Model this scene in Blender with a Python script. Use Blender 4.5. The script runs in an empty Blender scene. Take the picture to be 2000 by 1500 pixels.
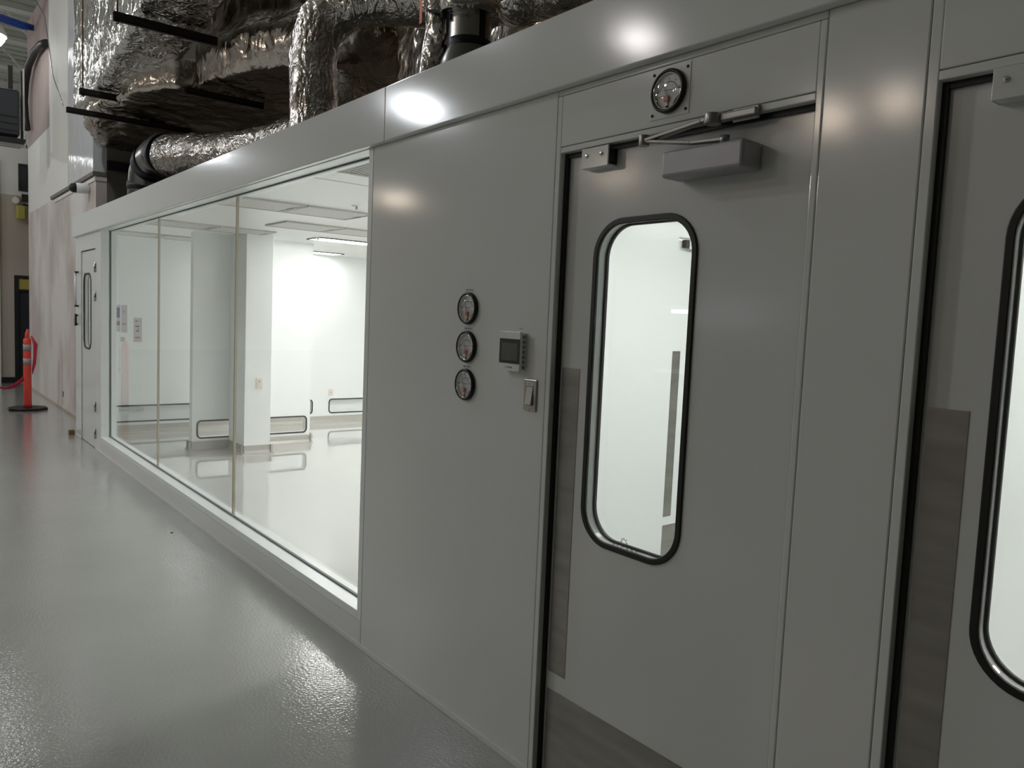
import bpy, bmesh, math, random
from mathutils import Vector, Matrix, noise
random.seed(4)
SC = bpy.context.scene
COL = SC.collection

# ------------------------------------------------------------------ camera
F_PX = 1514.266
YAW, PIT, ROL = -0.89282747, -0.08147082, 0.04280036
CAM = Vector((0.0, -1.72, 1.586))
fw = Vector((math.sin(YAW) * math.cos(PIT), math.cos(YAW) * math.cos(PIT), math.sin(PIT)))
r0 = Vector((math.cos(YAW), -math.sin(YAW), 0))
u0 = r0.cross(fw)
rt = r0 * math.cos(ROL) + u0 * math.sin(ROL)
up = -r0 * math.sin(ROL) + u0 * math.cos(ROL)
cd = bpy.data.cameras.new('camera')
cam = bpy.data.objects.new('camera', cd)
COL.objects.link(cam)
m = Matrix((rt, up, -fw)).transposed().to_4x4()
m.translation = CAM
cam.matrix_world = m
cd.sensor_width = 36.0
cd.sensor_fit = 'HORIZONTAL'
cd.lens = F_PX / 2000 * 36
cd.clip_end = 200
SC.camera = cam

# ------------------------------------------------------------------ world, exposure
w = bpy.data.worlds.new('world')
SC.world = w
w.use_nodes = True
w.node_tree.nodes['Background'].inputs[0].default_value = (0.02, 0.02, 0.02, 1)
w.node_tree.nodes['Background'].inputs[1].default_value = 1.0
SC.view_settings.view_transform = 'Standard'
SC.view_settings.look = 'None'
SC.view_settings.exposure = 0.0
SC.view_settings.gamma = 1.0
SC.view_settings.use_curve_mapping = False
cy = SC.cycles
cy.use_denoising = True
try:
    cy.denoiser = 'OPENIMAGEDENOISE'
except Exception:
    pass
cy.max_bounces = 12
cy.diffuse_bounces = 8
cy.glossy_bounces = 5
cy.transparent_max_bounces = 16
cy.sample_clamp_indirect = 4.0
cy.caustics_reflective = False
cy.caustics_refractive = False
L_BAY = 195.0          # radiance of the high-bay lenses
L_WARM = 60.0         # older warm bays deeper in the hall
L_TROFFER = 19.0      # cleanroom troffers

# ------------------------------------------------------------------ helpers
ORG = {}


class MB:
    def __init__(s):
        s.v = []
        s.f = []
        s.smooth = []

    def add(s, vs, fs, sm=False):
        b = len(s.v)
        s.v += [tuple(p) for p in vs]
        for f in fs:
            s.f.append(tuple(b + i for i in f))
            s.smooth.append(sm)
        return s

    def box(s, x0, x1, y0, y1, z0, z1):
        if x0 > x1: x0, x1 = x1, x0
        if y0 > y1: y0, y1 = y1, y0
        if z0 > z1: z0, z1 = z1, z0
        return s.add([(x0, y0, z0), (x1, y0, z0), (x1, y1, z0), (x0, y1, z0), (x0, y0, z1), (x1, y0, z1), (x1, y1, z1), (x0, y1, z1)],
                     [(0, 3, 2, 1), (4, 5, 6, 7), (0, 1, 5, 4), (1, 2, 6, 5), (2, 3, 7, 6), (3, 0, 4, 7)])

    def tube(s, pts, r, n=14, caps=True, sm=True):
        pts = [Vector(p) for p in pts]
        rs = r if isinstance(r, (list, tuple)) else [r] * len(pts)
        rings = []
        prev = None
        for i, p in enumerate(pts):
            if i == 0: t = pts[1] - p
            elif i == len(pts) - 1: t = p - pts[i - 1]
            else: t = (pts[i + 1] - p).normalized() + (p - pts[i - 1]).normalized()
            t.normalize()
            if prev is None:
                a = Vector((0, 0, 1)) if abs(t.z) < 0.9 else Vector((1, 0, 0))
                e = t.cross(a).normalized()
            else:
                e = (prev - t * prev.dot(t)).normalized()
            prev = e
            g = t.cross(e)
            rings.append([p + (e * math.cos(2 * math.pi * k / n) + g * math.sin(2 * math.pi * k / n)) * rs[i] for k in range(n)])
        vs = [q for rg in rings for q in rg]
        fs = []
        for i in range(len(rings) - 1):
            for k in range(n):
                k2 = (k + 1) % n
                fs.append((i * n + k, i * n + k2, (i + 1) * n + k2, (i + 1) * n + k))
        s.add(vs, fs, sm)
        if caps:
            b = len(s.v) - len(vs)
            s.f.append(tuple(b + k for k in reversed(range(n)))); s.smooth.append(False)
            s.f.append(tuple(b + (len(rings) - 1) * n + k for k in range(n))); s.smooth.append(False)
        return s

    def bar(s, a, b, wx, wz, upv=(0, 0, 1)):
        a, b = Vector(a), Vector(b)
        t = (b - a).normalized()
        e = t.cross(Vector(upv)).normalized()
        g = e.cross(t)
        vs = []
        for p in (a, b):
            for i, j in ((-1, -1), (1, -1), (1, 1), (-1, 1)):
                vs.append(p + e * (i * wx / 2) + g * (j * wz / 2))
        return s.add(vs, [(0, 1, 2, 3), (4, 7, 6, 5), (0, 4, 5, 1), (1, 5, 6, 2), (2, 6, 7, 3), (3, 7, 4, 0)])

    def lathe(s, prof, c, axis='y', n=40):
        """prof: list of (radius, offset along -axis direction)."""
        vs = []
        for r, o in prof:
            for k in range(n):
                a = 2 * math.pi * k / n
                if axis == 'y': vs.append((c[0] + r * math.cos(a), c[1] + o, c[2] + r * math.sin(a)))
                elif axis == 'x': vs.append((c[0] + o, c[1] + r * math.cos(a), c[2] + r * math.sin(a)))
                else: vs.append((c[0] + r * math.cos(a), c[1] + r * math.sin(a), c[2] + o))
        fs = []
        for i in range(len(prof) - 1):
            for k in range(n):
                k2 = (k + 1) % n
                fs.append((i * n + k, i * n + k2, (i + 1) * n + k2, (i + 1) * n + k))
        return s.add(vs, fs, True)

    def prism(s, poly, z0, z1):
        n = len(poly)
        vs = [(x, y, z0) for x, y in poly] + [(x, y, z1) for x, y in poly]
        fs = [tuple(reversed(range(n))), tuple(range(n, 2 * n))]
        for k in range(n):
            k2 = (k + 1) % n
            fs.append((k, k2, n + k2, n + k))
        return s.add(vs, fs)


def rrect(a0, a1, b0, b1, r, n=10):
    pts = []
    for cx, cz, s in ((a1 - r, b1 - r, 0), (a0 + r, b1 - r, 1), (a0 + r, b0 + r, 2), (a1 - r, b0 + r, 3)):
        for k in range(n + 1):
            t = math.pi / 2 * (s + k / n)
            pts.append((cx + r * math.cos(t), cz + r * math.sin(t)))
    return pts


def mapper(plane):
    if plane == 'y': return lambda a, d, b: (a, d, b)       # wall runs along x, depth y
    if plane == 'x': return lambda a, d, b: (d, a, b)       # wall runs along y, depth x
    return lambda a, d, b: (a, b, d)                        # slab in z


def slab(mb, plane, rect, d0, d1, holes=()):
    """flat slab of a rectangle (a0,a1,b0,b1) with holes (lists of points), between depths d0 and d1."""
    M = mapper(plane)
    a0, a1, b0, b1 = rect
    bm = bmesh.new()
    loops = [[(a0, b0), (a1, b0), (a1, b1), (a0, b1)]] + [list(h) for h in holes]
    edges = []
    for lp in loops:
        vs = [bm.verts.new((p[0], p[1], 0)) for p in lp]
        for k in range(len(vs)):
            edges.append(bm.edges.new((vs[k], vs[(k + 1) % len(vs)])))
    bmesh.ops.triangle_fill(bm, edges=edges, use_beauty=True, use_dissolve=False)
    bm.verts.index_update()
    base = [(v.co.x, v.co.y) for v in bm.verts]
    tris = [tuple(v.index for v in f.verts) for f in bm.faces]
    bm.free()
    n = len(base)
    vs = [M(p[0], d0, p[1]) for p in base] + [M(p[0], d1, p[1]) for p in base]
    fs = [t for t in tris] + [tuple(n + i for i in reversed(t)) for t in tris]
    off = 0
    for lp in loops:
        k = len(lp)
        for i in range(k):
            j = (i + 1) % k
            fs.append((off + i, off + j, n + off + j, n + off + i))
        off += k
    mb.add(vs, fs)
    return mb


def ring(mb, plane, outer, inner, d0, d1, sm=False):
    M = mapper(plane)
    n = len(outer)
    vs = [M(p[0], d, p[1]) for d in (d0, d1) for lp in (outer, inner) for p in lp]
    fs = []
    for k in range(n):
        j = (k + 1) % n
        o0, i0, o1, i1 = 0, n, 2 * n, 3 * n
        fs += [(o0 + k, o0 + j, i0 + j, i0 + k), (o1 + k, i1 + k, i1 + j, o1 + j), (o0 + k, o1 + k, o1 + j, o0 + j), (i0 + k, i0 + j, i1 + j, i1 + k)]
    return mb.add(vs, fs, sm)


def fix_normals(me):
    bm = bmesh.new(); bm.from_mesh(me)
    bmesh.ops.recalc_face_normals(bm, faces=bm.faces)
    bm.to_mesh(me); bm.free()


def worg(o):
    p = Vector((0, 0, 0))
    while o is not None:
        p += o.location
        o = o.parent
    return p


def build(name, mb, mat, parent=None, bevel=0.0, seg=2, label=None, normals=True, org=None):
    if parent is None:
        if org is None:
            xs, ys, zs = zip(*mb.v)
            org = Vector(((min(xs) + max(xs)) / 2, (min(ys) + max(ys)) / 2, min(zs)))
        off = Vector(org)
    else:
        off = worg(parent)
    me = bpy.data.meshes.new(name)
    me.from_pydata([tuple(Vector(p) - off) for p in mb.v], [], mb.f)
    me.polygons.foreach_set('use_smooth', mb.smooth)
    me.validate()
    if normals: fix_normals(me)
    o = bpy.data.objects.new(name, me)
    COL.objects.link(o)
    me.materials.append(mat)
    if parent is None: o.location = off
    else: o.parent = parent
    if bevel:
        b = o.modifiers.new('bevel', 'BEVEL')
        b.width = bevel; b.segments = seg; b.limit_method = 'ANGLE'; b.angle_limit = math.radians(50)
    if label: o['label'] = label
    return o


def tag(o, label, cat, group=None):
    o['label'] = label; o['category'] = cat
    if group: o['group'] = group
    return o


def thing(name, loc, label, cat, group=None):
    o = bpy.data.objects.new(name, None)
    o.empty_display_size = 0.1
    COL.objects.link(o); o.location = loc
    return tag(o, label, cat, group)


def struct(o):
    o['kind'] = 'structure'
    return o


def sroot(name, loc):
    o = bpy.data.objects.new(name, None)
    o.empty_display_size = 0.1
    COL.objects.link(o); o.location = loc
    return struct(o)


def copy_tree(o, parent=None):
    c = o.copy(); COL.objects.link(c)
    if parent: c.parent = parent
    for ch in list(o.children): copy_tree(ch, c)
    return c


def B(x0, x1, y0, y1, z0, z1):
    return MB().box(x0, x1, y0, y1, z0, z1)


def text(name, s, x, y, z, size, mat, parent, face='-y', align='CENTER', sx=1.0):
    cu = bpy.data.curves.new('t', 'FONT')
    cu.body = s; cu.size = size; cu.align_x = align; cu.align_y = 'CENTER'; cu.resolution_u = 2
    to = bpy.data.objects.new('t', cu)
    COL.objects.link(to)
    dg = bpy.context.evaluated_depsgraph_get()
    me = bpy.data.meshes.new_from_object(to.evaluated_get(dg))
    bpy.data.objects.remove(to)
    mb = MB()
    P = []
    for v in me.vertices:
        a, b = v.co.x * sx, v.co.y
        if face == '-y': P.append((x + a, y, z + b))
        elif face == '+x': P.append((x, y + a, z + b))
    mb.add(P, [tuple(p.vertices) for p in me.polygons])
    bpy.data.meshes.remove(me)
    return build(name, mb, mat, parent, normals=False)


# ------------------------------------------------------------------ materials
def mat(name, col, rough=0.5, metal=0.0, spec=0.5, bump=None, emit=None, coat=0.0):
    mt = bpy.data.materials.new(name)
    mt.use_nodes = True
    nt = mt.node_tree
    b = nt.nodes['Principled BSDF']
    b.inputs['Base Color'].default_value = (*col, 1)
    b.inputs['Roughness'].default_value = rough
    b.inputs['Metallic'].default_value = metal
    b.inputs['Specular IOR Level'].default_value = spec
    b.inputs['Coat Weight'].default_value = coat
    if emit:
        b.inputs['Emission Color'].default_value = (*emit[0], 1)
        b.inputs['Emission Strength'].default_value = emit[1]
    if bump:
        scale, dist, strength = bump
        g = nt.nodes.new('ShaderNodeNewGeometry')
        n = nt.nodes.new('ShaderNodeTexNoise')
        n.inputs['Scale'].default_value = scale
        n.inputs['Detail'].default_value = 2
        nt.links.new(g.outputs['Position'], n.inputs['Vector'])
        bp = nt.nodes.new('ShaderNodeBump')
        bp.inputs['Distance'].default_value = dist
        bp.inputs['Strength'].default_value = strength
        nt.links.new(n.outputs['Fac'], bp.inputs['Height'])
        nt.links.new(bp.outputs['Normal'], b.inputs['Normal'])
    return mt


def noise_color(mt, c1, c2, scale, detail=4, lo=0.35, hi=0.65, stretch=(1, 1, 1)):
    nt = mt.node_tree
    g = nt.nodes.new('ShaderNodeNewGeometry')
    mp = nt.nodes.new('ShaderNodeMapping')
    mp.inputs['Scale'].default_value = stretch
    n = nt.nodes.new('ShaderNodeTexNoise')
    n.inputs['Scale'].default_value = scale
    n.inputs['Detail'].default_value = detail
    nt.links.new(g.outputs['Position'], mp.inputs['Vector'])
    nt.links.new(mp.outputs['Vector'], n.inputs['Vector'])
    cr = nt.nodes.new('ShaderNodeValToRGB')
    cr.color_ramp.elements[0].position = lo; cr.color_ramp.elements[0].color = (*c1, 1)
    cr.color_ramp.elements[1].position = hi; cr.color_ramp.elements[1].color = (*c2, 1)
    nt.links.new(n.outputs['Fac'], cr.inputs['Fac'])
    nt.links.new(cr.outputs['Color'], nt.nodes['Principled BSDF'].inputs['Base Color'])
    return mt


M = {}
M['panel'] = mat('white_powder_coated_panel', (0.78, 0.79, 0.785), 0.11, bump=(330, 0.0003, 0.16))
M['panel_in'] = mat('white_cleanroom_panel', (0.84, 0.87, 0.868), 0.22)
M['ceil_in'] = mat('white_cleanroom_ceiling', (0.86, 0.865, 0.845), 0.30)
M['door_paint'] = mat('white_door_paint', (0.74, 0.75, 0.745), 0.135, bump=(330, 0.0003, 0.16))
M['rubber'] = mat('black_rubber', (0.006, 0.006, 0.006), 0.45)
M['gasket_in'] = mat('charcoal_gasket', (0.014, 0.014, 0.016), 0.5)
M['cove'] = mat('grey_epoxy_cove', (0.41, 0.395, 0.365), 0.18)
M['closer'] = mat('silver_grey_paint', (0.37, 0.365, 0.385), 0.42, metal=0.3)
M['closer_dark'] = mat('grey_cast_metal', (0.33, 0.33, 0.33), 0.33, metal=0.7)
M['black'] = mat('black_plastic', (0.006, 0.006, 0.007), 0.5)
M['dark'] = mat('dark_steel', (0.035, 0.028, 0.024), 0.55, metal=0.3)
M['steel'] = mat('brushed_stainless', (0.34, 0.325, 0.305), 0.34, metal=0.95)
noise_color(M['steel'], (0.30, 0.285, 0.265), (0.40, 0.385, 0.36), 3.0, 5, 0.3, 0.7, (1, 1, 6))
M['galv'] = mat('galvanised_steel', (0.50, 0.49, 0.48), 0.25, metal=1.0)
M['galv_dark'] = mat('weathered_galvanised_steel', (0.20, 0.195, 0.19), 0.28, metal=1.0)
M['chrome'] = mat('chrome', (0.8, 0.8, 0.8), 0.08, metal=1.0)
M['white_plastic'] = mat('white_plastic', (0.80, 0.80, 0.82), 0.35)
M['almond'] = mat('almond_plastic', (0.72, 0.66, 0.60), 0.4)
M['ivory'] = mat('pale_switch_plastic', (0.70, 0.68, 0.65), 0.35)
M['nickel'] = mat('satin_nickel', (0.50, 0.47, 0.42), 0.33, metal=0.9)
M['dial'] = mat('dial_face', (0.72, 0.72, 0.75), 0.4)
M['dial_low'] = mat('dial_window_beige', (0.66, 0.60, 0.53), 0.4)
M['ink'] = mat('black_ink', (0.015, 0.015, 0.02), 0.6)
M['ink_soft'] = mat('grey_ink', (0.10, 0.10, 0.11), 0.6)
M['red_part'] = mat('salmon_red_plastic', (0.55, 0.16, 0.13), 0.4)
M['orange'] = mat('orange_label', (0.80, 0.11, 0.02), 0.5)
M['post_red'] = mat('red_orange_plastic', (0.78, 0.075, 0.055), 0.4)
M['tape'] = mat('red_barrier_tape', (0.55, 0.03, 0.07), 0.35)
M['reflect'] = mat('grey_reflective_band', (0.36, 0.34, 0.33), 0.4)
M['screen'] = mat('lcd_screen', (0.11, 0.12, 0.115), 0.3)
M['hepa'] = mat('filter_screen', (0.55, 0.545, 0.525), 0.5)
M['hepa_edge'] = mat('filter_frame', (0.40, 0.40, 0.385), 0.4)
M['lens'] = mat('troffer_lens', (0.9, 0.9, 0.9), 0.4, emit=((1.0, 0.98, 0.945), L_TROFFER))
M['bay_lens'] = mat('high_bay_lens', (0.9, 0.9, 0.9), 0.4, emit=((0.94, 0.985, 1.03), L_BAY))
M['bay_mid'] = mat('aged_bay_lens', (0.9, 0.9, 0.9), 0.4, emit=((1.0, 0.93, 0.92), 45.0))
M['glow_reflector'] = mat('added_glow_reflector', (0.8, 0.8, 0.8), 0.3, emit=((0.95, 0.985, 1.0), 7.0))  # glow added to the reflectors to brighten the roof deck and joists
M['bay_fill'] = mat('warm_fill_lamp_lens', (0.9, 0.9, 0.9), 0.4, emit=((1.0, 0.80, 0.62), 36.0))  # glow of the warm fill lamps added behind the ducts
M['bay_low'] = mat('small_bay_lens', (0.9, 0.9, 0.9), 0.4, emit=((0.96, 0.99, 1.0), 8.0))
M['lens_v'] = mat('vestibule_troffer_lens', (0.9, 0.9, 0.9), 0.4, emit=((1.0, 0.98, 0.94), 17.0))
M['bay_warm'] = mat('warm_bay_lens', (0.9, 0.9, 0.9), 0.4, emit=((1.0, 0.80, 0.62), L_WARM))
M['tube_lens'] = mat('fluorescent_lens', (0.9, 0.9, 0.9), 0.4, emit=((0.86, 0.9, 1.0), 7.0))
M['paper'] = mat('paper', (0.52, 0.48, 0.50), 0.6)
M['purple'] = mat('purple_print', (0.08, 0.035, 0.18), 0.6)
M['sealant'] = mat('tan_silicone', (0.40, 0.36, 0.27), 0.45)
M['glazing'] = mat('dark_glazing_bead', (0.05, 0.055, 0.055), 0.4)
M['white_wall'] = mat('white_wall_paint', (0.72, 0.70, 0.65), 0.6)
M['beige_wall'] = mat('beige_wall_paint', (0.46, 0.40, 0.33), 0.6)
M['pink_board'] = mat('bare_gypsum_board', (0.42, 0.325, 0.30), 0.75)
noise_color(M['pink_board'], (0.40, 0.31, 0.285), (0.44, 0.345, 0.315), 2.0)
M['gloss_white'] = mat('glossy_white_sheet', (0.70, 0.70, 0.71), 0.13, bump=(5, 0.02, 0.3))
M['grey_wall'] = mat('dark_grey_wall', (0.17, 0.155, 0.13), 0.7)
M['deck'] = mat('painted_roof_deck', (0.66, 0.68, 0.62), 0.6)
M['joist'] = mat('painted_joist_steel', (0.74, 0.72, 0.68), 0.5)
M['blue'] = mat('blue_cable_jacket', (0.02, 0.06, 0.30), 0.4)
M['hose'] = mat('black_hose', (0.012, 0.013, 0.014), 0.45)
M['heater'] = mat('charcoal_heater', (0.022, 0.026, 0.03), 0.45)
M['yellow'] = mat('yellow_sign', (0.42, 0.36, 0.07), 0.5)
M['wood'] = mat('brown_wood', (0.22, 0.13, 0.05), 0.6)
M['hall_wall'] = mat('hall_wall_paint', (0.30, 0.30, 0.295), 0.6)
M['rod'] = mat('rusty_threaded_rod', (0.26, 0.09, 0.04), 0.5, metal=0.4)

# patched drywall: pale joint compound streaks over pinkish board
dw = mat('patched_drywall', (0.5, 0.42, 0.37), 0.7)
noise_color(dw, (0.50, 0.425, 0.39), (0.70, 0.66, 0.63), 1.2, 6, 0.38, 0.60, (0.9, 1, 0.6))
M['drywall'] = dw

# epoxy floor
fl = mat('grey_epoxy_floor', (0.43, 0.44, 0.41), 0.08, spec=0.6, coat=0.6)
fl.node_tree.nodes['Principled BSDF'].inputs['Coat Roughness'].default_value = 0.06
nt = fl.node_tree
b = nt.nodes['Principled BSDF']
g = nt.nodes.new('ShaderNodeNewGeometry')
n1 = nt.nodes.new('ShaderNodeTexNoise'); n1.inputs['Scale'].default_value = 75; n1.inputs['Detail'].default_value = 2
n2 = nt.nodes.new('ShaderNodeTexNoise'); n2.inputs['Scale'].default_value = 6; n2.inputs['Detail'].default_value = 3
n3 = nt.nodes.new('ShaderNodeTexNoise'); n3.inputs['Scale'].default_value = 1.2; n3.inputs['Detail'].default_value = 4
for n in (n1, n2, n3): nt.links.new(g.outputs['Position'], n.inputs['Vector'])
b1 = nt.nodes.new('ShaderNodeBump'); b1.inputs['Distance'].default_value = 0.0035; b1.inputs['Strength'].default_value = 0.30
b2 = nt.nodes.new('ShaderNodeBump'); b2.inputs['Distance'].default_value = 0.02; b2.inputs['Strength'].default_value = 0.05
nt.links.new(n2.outputs['Fac'], b2.inputs['Height'])
nt.links.new(n1.outputs['Fac'], b1.inputs['Height'])
nt.links.new(b2.outputs['Normal'], b1.inputs['Normal'])
nt.links.new(b1.outputs['Normal'], b.inputs['Normal']); nt.links.new(b1.outputs['Normal'], b.inputs['Coat Normal'])
cr = nt.nodes.new('ShaderNodeValToRGB')
cr.color_ramp.elements[0].position = 0.3; cr.color_ramp.elements[0].color = (0.40, 0.405, 0.385, 1)
cr.color_ramp.elements[1].position = 0.7; cr.color_ramp.elements[1].color = (0.44, 0.445, 0.425, 1)
nt.links.new(n3.outputs['Fac'], cr.inputs['Fac'])
nt.links.new(cr.outputs['Color'], b.inputs['Base Color'])
M['floor'] = fl
M['floor_in'] = mat('pale_epoxy_floor', (0.56, 0.555, 0.54), 0.08, bump=(40, 0.001, 0.03), coat=0.8)


def foil_mat(name, col, rough, s1=3.5, k=1.0, stretch=(1, 1, 0.6)):
    mt = mat(name, col, rough, metal=1.0)
    nt = mt.node_tree
    L = nt.links.new
    b = nt.nodes['Principled BSDF']
    g = nt.nodes.new('ShaderNodeNewGeometry')
    mp = nt.nodes.new('ShaderNodeMapping'); mp.inputs['Scale'].default_value = stretch
    L(g.outputs['Position'], mp.inputs['Vector'])

    def ridge(scale, det, dist):
        a = nt.nodes.new('ShaderNodeTexNoise'); a.inputs['Scale'].default_value = scale; a.inputs['Detail'].default_value = det; a.inputs['Distortion'].default_value = dist
        L(mp.outputs[0], a.inputs['Vector'])
        m1 = nt.nodes.new('ShaderNodeMath'); m1.operation = 'SUBTRACT'; m1.inputs[1].default_value = 0.5
        m2 = nt.nodes.new('ShaderNodeMath'); m2.operation = 'ABSOLUTE'
        L(a.outputs['Fac'], m1.inputs[0]); L(m1.outputs[0], m2.inputs[0])
        return m2.outputs[0]
    prev = None
    for h, d_, st in ((ridge(s1, 2, 1.2), 0.085, 0.7 * k), (ridge(s1 * 3.2, 2, 0.8), 0.026, 0.7 * k), (ridge(s1 * 14, 1, 0.3), 0.004, 0.5 * k)):
        p = nt.nodes.new('ShaderNodeBump'); p.inputs['Distance'].default_value = d_; p.inputs['Strength'].default_value = st
        L(h, p.inputs['Height'])
        if prev: L(prev, p.inputs['Normal'])
        prev = p.outputs['Normal']
    L(prev, b.inputs['Normal'])
    return mt


M['foil'] = foil_mat('crinkled_foil', (0.72, 0.70, 0.68), 0.16, 4.2)
M['foil_pipe'] = foil_mat('crinkled_pipe_foil', (0.66, 0.63, 0.60), 0.18, 6.5, 0.9)
M['foil_dull'] = foil_mat('dull_foil', (0.60, 0.55, 0.50), 0.20, 3.0, 0.85, (0.8, 0.8, 0.6))
M['foil_warm_reflect'] = foil_mat('foil_painted_warm_reflection', (0.80, 0.60, 0.46), 0.2, 3.5)  # copper tint painted in for warm reflections on plain foil
M['foil_flex'] = foil_mat('flexible_duct_foil', (0.48, 0.45, 0.42), 0.22, 6.0, 0.9, (1, 1, 1))


def glass_mat(name, tint, gain=1.0):
    mt = bpy.data.materials.new(name)
    mt.use_nodes = True
    nt = mt.node_tree
    nt.nodes.clear()
    out = nt.nodes.new('ShaderNodeOutputMaterial')
    mix = nt.nodes.new('ShaderNodeMixShader')
    tr = nt.nodes.new('ShaderNodeBsdfTransparent'); tr.inputs['Color'].default_value = (*tint, 1)
    gl = nt.nodes.new('ShaderNodeBsdfGlossy'); gl.inputs['Roughness'].default_value = 0.0; gl.inputs['Color'].default_value = (1, 1, 1, 1)
    fr = nt.nodes.new('ShaderNodeFresnel'); fr.inputs['IOR'].default_value = 1.48
    ge = nt.nodes.new('ShaderNodeNewGeometry')
    inv = nt.nodes.new('ShaderNodeMath'); inv.operation = 'SUBTRACT'; inv.inputs[0].default_value = 1.0
    mul = nt.nodes.new('ShaderNodeMath'); mul.operation = 'MULTIPLY'
    mu2 = nt.nodes.new('ShaderNodeMath'); mu2.operation = 'MULTIPLY'; mu2.inputs[1].default_value = gain; mu2.use_clamp = True
    nt.links.new(ge.outputs['Backfacing'], inv.inputs[1])
    nt.links.new(fr.outputs[0], mul.inputs[0]); nt.links.new(inv.outputs[0], mul.inputs[1])
    nt.links.new(mul.outputs[0], mu2.inputs[0])
    nt.links.new(mu2.outputs[0], mix.inputs[0])
    nt.links.new(tr.outputs[0], mix.inputs[1]); nt.links.new(gl.outputs[0], mix.inputs[2])
    nt.links.new(mix.outputs[0], out.inputs['Surface'])
    return mt


M['glass'] = glass_mat('clear_glass', (0.985, 0.993, 0.989), 0.95)
M['lens_glass'] = glass_mat('gauge_lens', (0.97, 0.97, 0.97), 1.3)

# ------------------------------------------------------------------ hall shell
HX0, HX1, HY0, HY1, HZ = -30.0, 4.2, -17.0, 8.0, 7.6
struct(build('floor', B(HX0, HX1, HY0, HY1, -0.1, 0.0), M['floor']))
dk = MB()
x = HX0
while x < HX1:                                           # corrugated roof deck
    dk.box(x, x + 0.22, HY0, HY1, HZ, HZ + 0.05)
    dk.box(x + 0.20, x + 0.42, HY0, HY1, HZ + 0.06, HZ + 0.10)
    x += 0.40
struct(build('ceiling', dk, M['deck']))
struct(build('wall_front', B(HX0, HX1, HY0 - 0.15, HY0, 0, HZ), M['hall_wall']))
struct(build('wall_back', B(HX0, HX1, HY1, HY1 + 0.15, 0, HZ), M['grey_wall']))
struct(build('wall_right', B(HX1, HX1 + 0.15, HY0, HY1, 0, HZ), M['grey_wall']))
struct(build('wall_far', B(HX0 - 0.15, HX0, HY0, HY1, 0, HZ), M['white_wall']))

# ------------------------------------------------------------------ cleanroom facade
T = 0.15
XE_ = -10.35
D1 = (-1.934, -1.037)          # door 1 opening
D2 = (-0.759, 0.138)           # door 2 opening
FD = (-10.085, -9.285)         # far door opening
WX0, WX1, WZ0, WZ1 = -9.01, -3.244, 0.174, 2.335


def opening(x0, x1, z1):
    return [(x0, 0.0), (x0, z1), (x1, z1), (x1, 0.0)]


def panel_with_door(mb, a0, a1, o0, o1, oz, ztop, z0=0.0):
    mb.box(a0, o0, 0, T, z0, ztop)
    mb.box(o1, a1, 0, T, z0, ztop)
    mb.box(o0 - 0.0005, o1 + 0.0005, 0, T, oz, ztop)


GAP = 0.0025
fp = MB()
panel_with_door(fp, -10.40, -9.03, FD[0], FD[1], 2.166, 2.34)
fp.box(-9.03 + GAP, -3.2035, 0.0, T, 0.0, 0.128)                    # low band below the glazing
fp.box(-3.203 + GAP, -1.956 - GAP, 0, T, 0, 2.338)                 # gauge panel
# door 1 surround: jambs, head and transom panel
fp.box(-1.956, D1[0], 0, T, 0, 2.319); fp.box(D1[1], -1.017 - GAP, 0, T, 0, 2.319)
fp.box(D1[0], D1[1], 0, T, 2.137, 2.156 - GAP * .5); fp.box(D1[0], D1[1], 0.0, T, 2.156 + GAP * .5, 2.319)
fp.box(-1.956, -1.017 - GAP, 0.0, T, 2.3205, 2.338)
fp.box(-1.017, -0.782 - GAP, 0, T, 0, 2.338)                       # blank panel
fp.box(-0.782, D2[0], 0, T, 0, 2.338); fp.box(D2[1], 0.165 - GAP, 0, T, 0, 2.338)
fp.box(D2[0], D2[1], 0, T, 2.124, 2.145 - GAP * .5); fp.box(D2[0], D2[1], 0, T, 2.145 + GAP * .5, 2.338)
fp.box(0.165, 3.2, 0, T, 0, 2.338)
struct(build('wall_facade', fp, M['panel'], bevel=0.0025))
bk = MB()                                                          # backing behind the seams
bk.box(-3.22, -1.945, 0.02, T - .01, 0.0, 2.33); bk.box(-1.03, -0.77, 0.02, T - .01, 0, 2.33)
bk.box(-1.95, -1.02, 0.02, T - .01, 2.145, 2.33); bk.box(-0.77, 0.15, 0.02, T - .01, 2.135, 2.33); bk.box(.15, .19, .02, T - .01, 0, 2.33)
struct(build('wall_core', bk, M['gasket_in']))
# header fascia in two lengths
struct(build('trim_1', B(-10.455, -3.057 - 0.001, -0.03, T, 2.339, 2.57), M['panel'], bevel=0.004))
struct(build('trim_2', B(-3.057 + 0.001, 3.2, -0.03, T, 2.339, 2.57), M['panel'], bevel=0.004))
bb = MB().box(-9.28, D1[0] - 0.02, -0.006, 0.0, 0.0, 0.026)
bb.box(-10.40, FD[0], -0.006, 0, 0, 0.026); bb.box(D1[1] + .02, D2[0] - .02, -0.006, 0, 0, 0.026)
struct(build('floor_cleanroom', B(XE_, 3.1, T, 6.5, 0.0, 0.002), M['floor_in']))
struct(build('baseboard_facade', bb, M['panel'], bevel=0.002))

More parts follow.
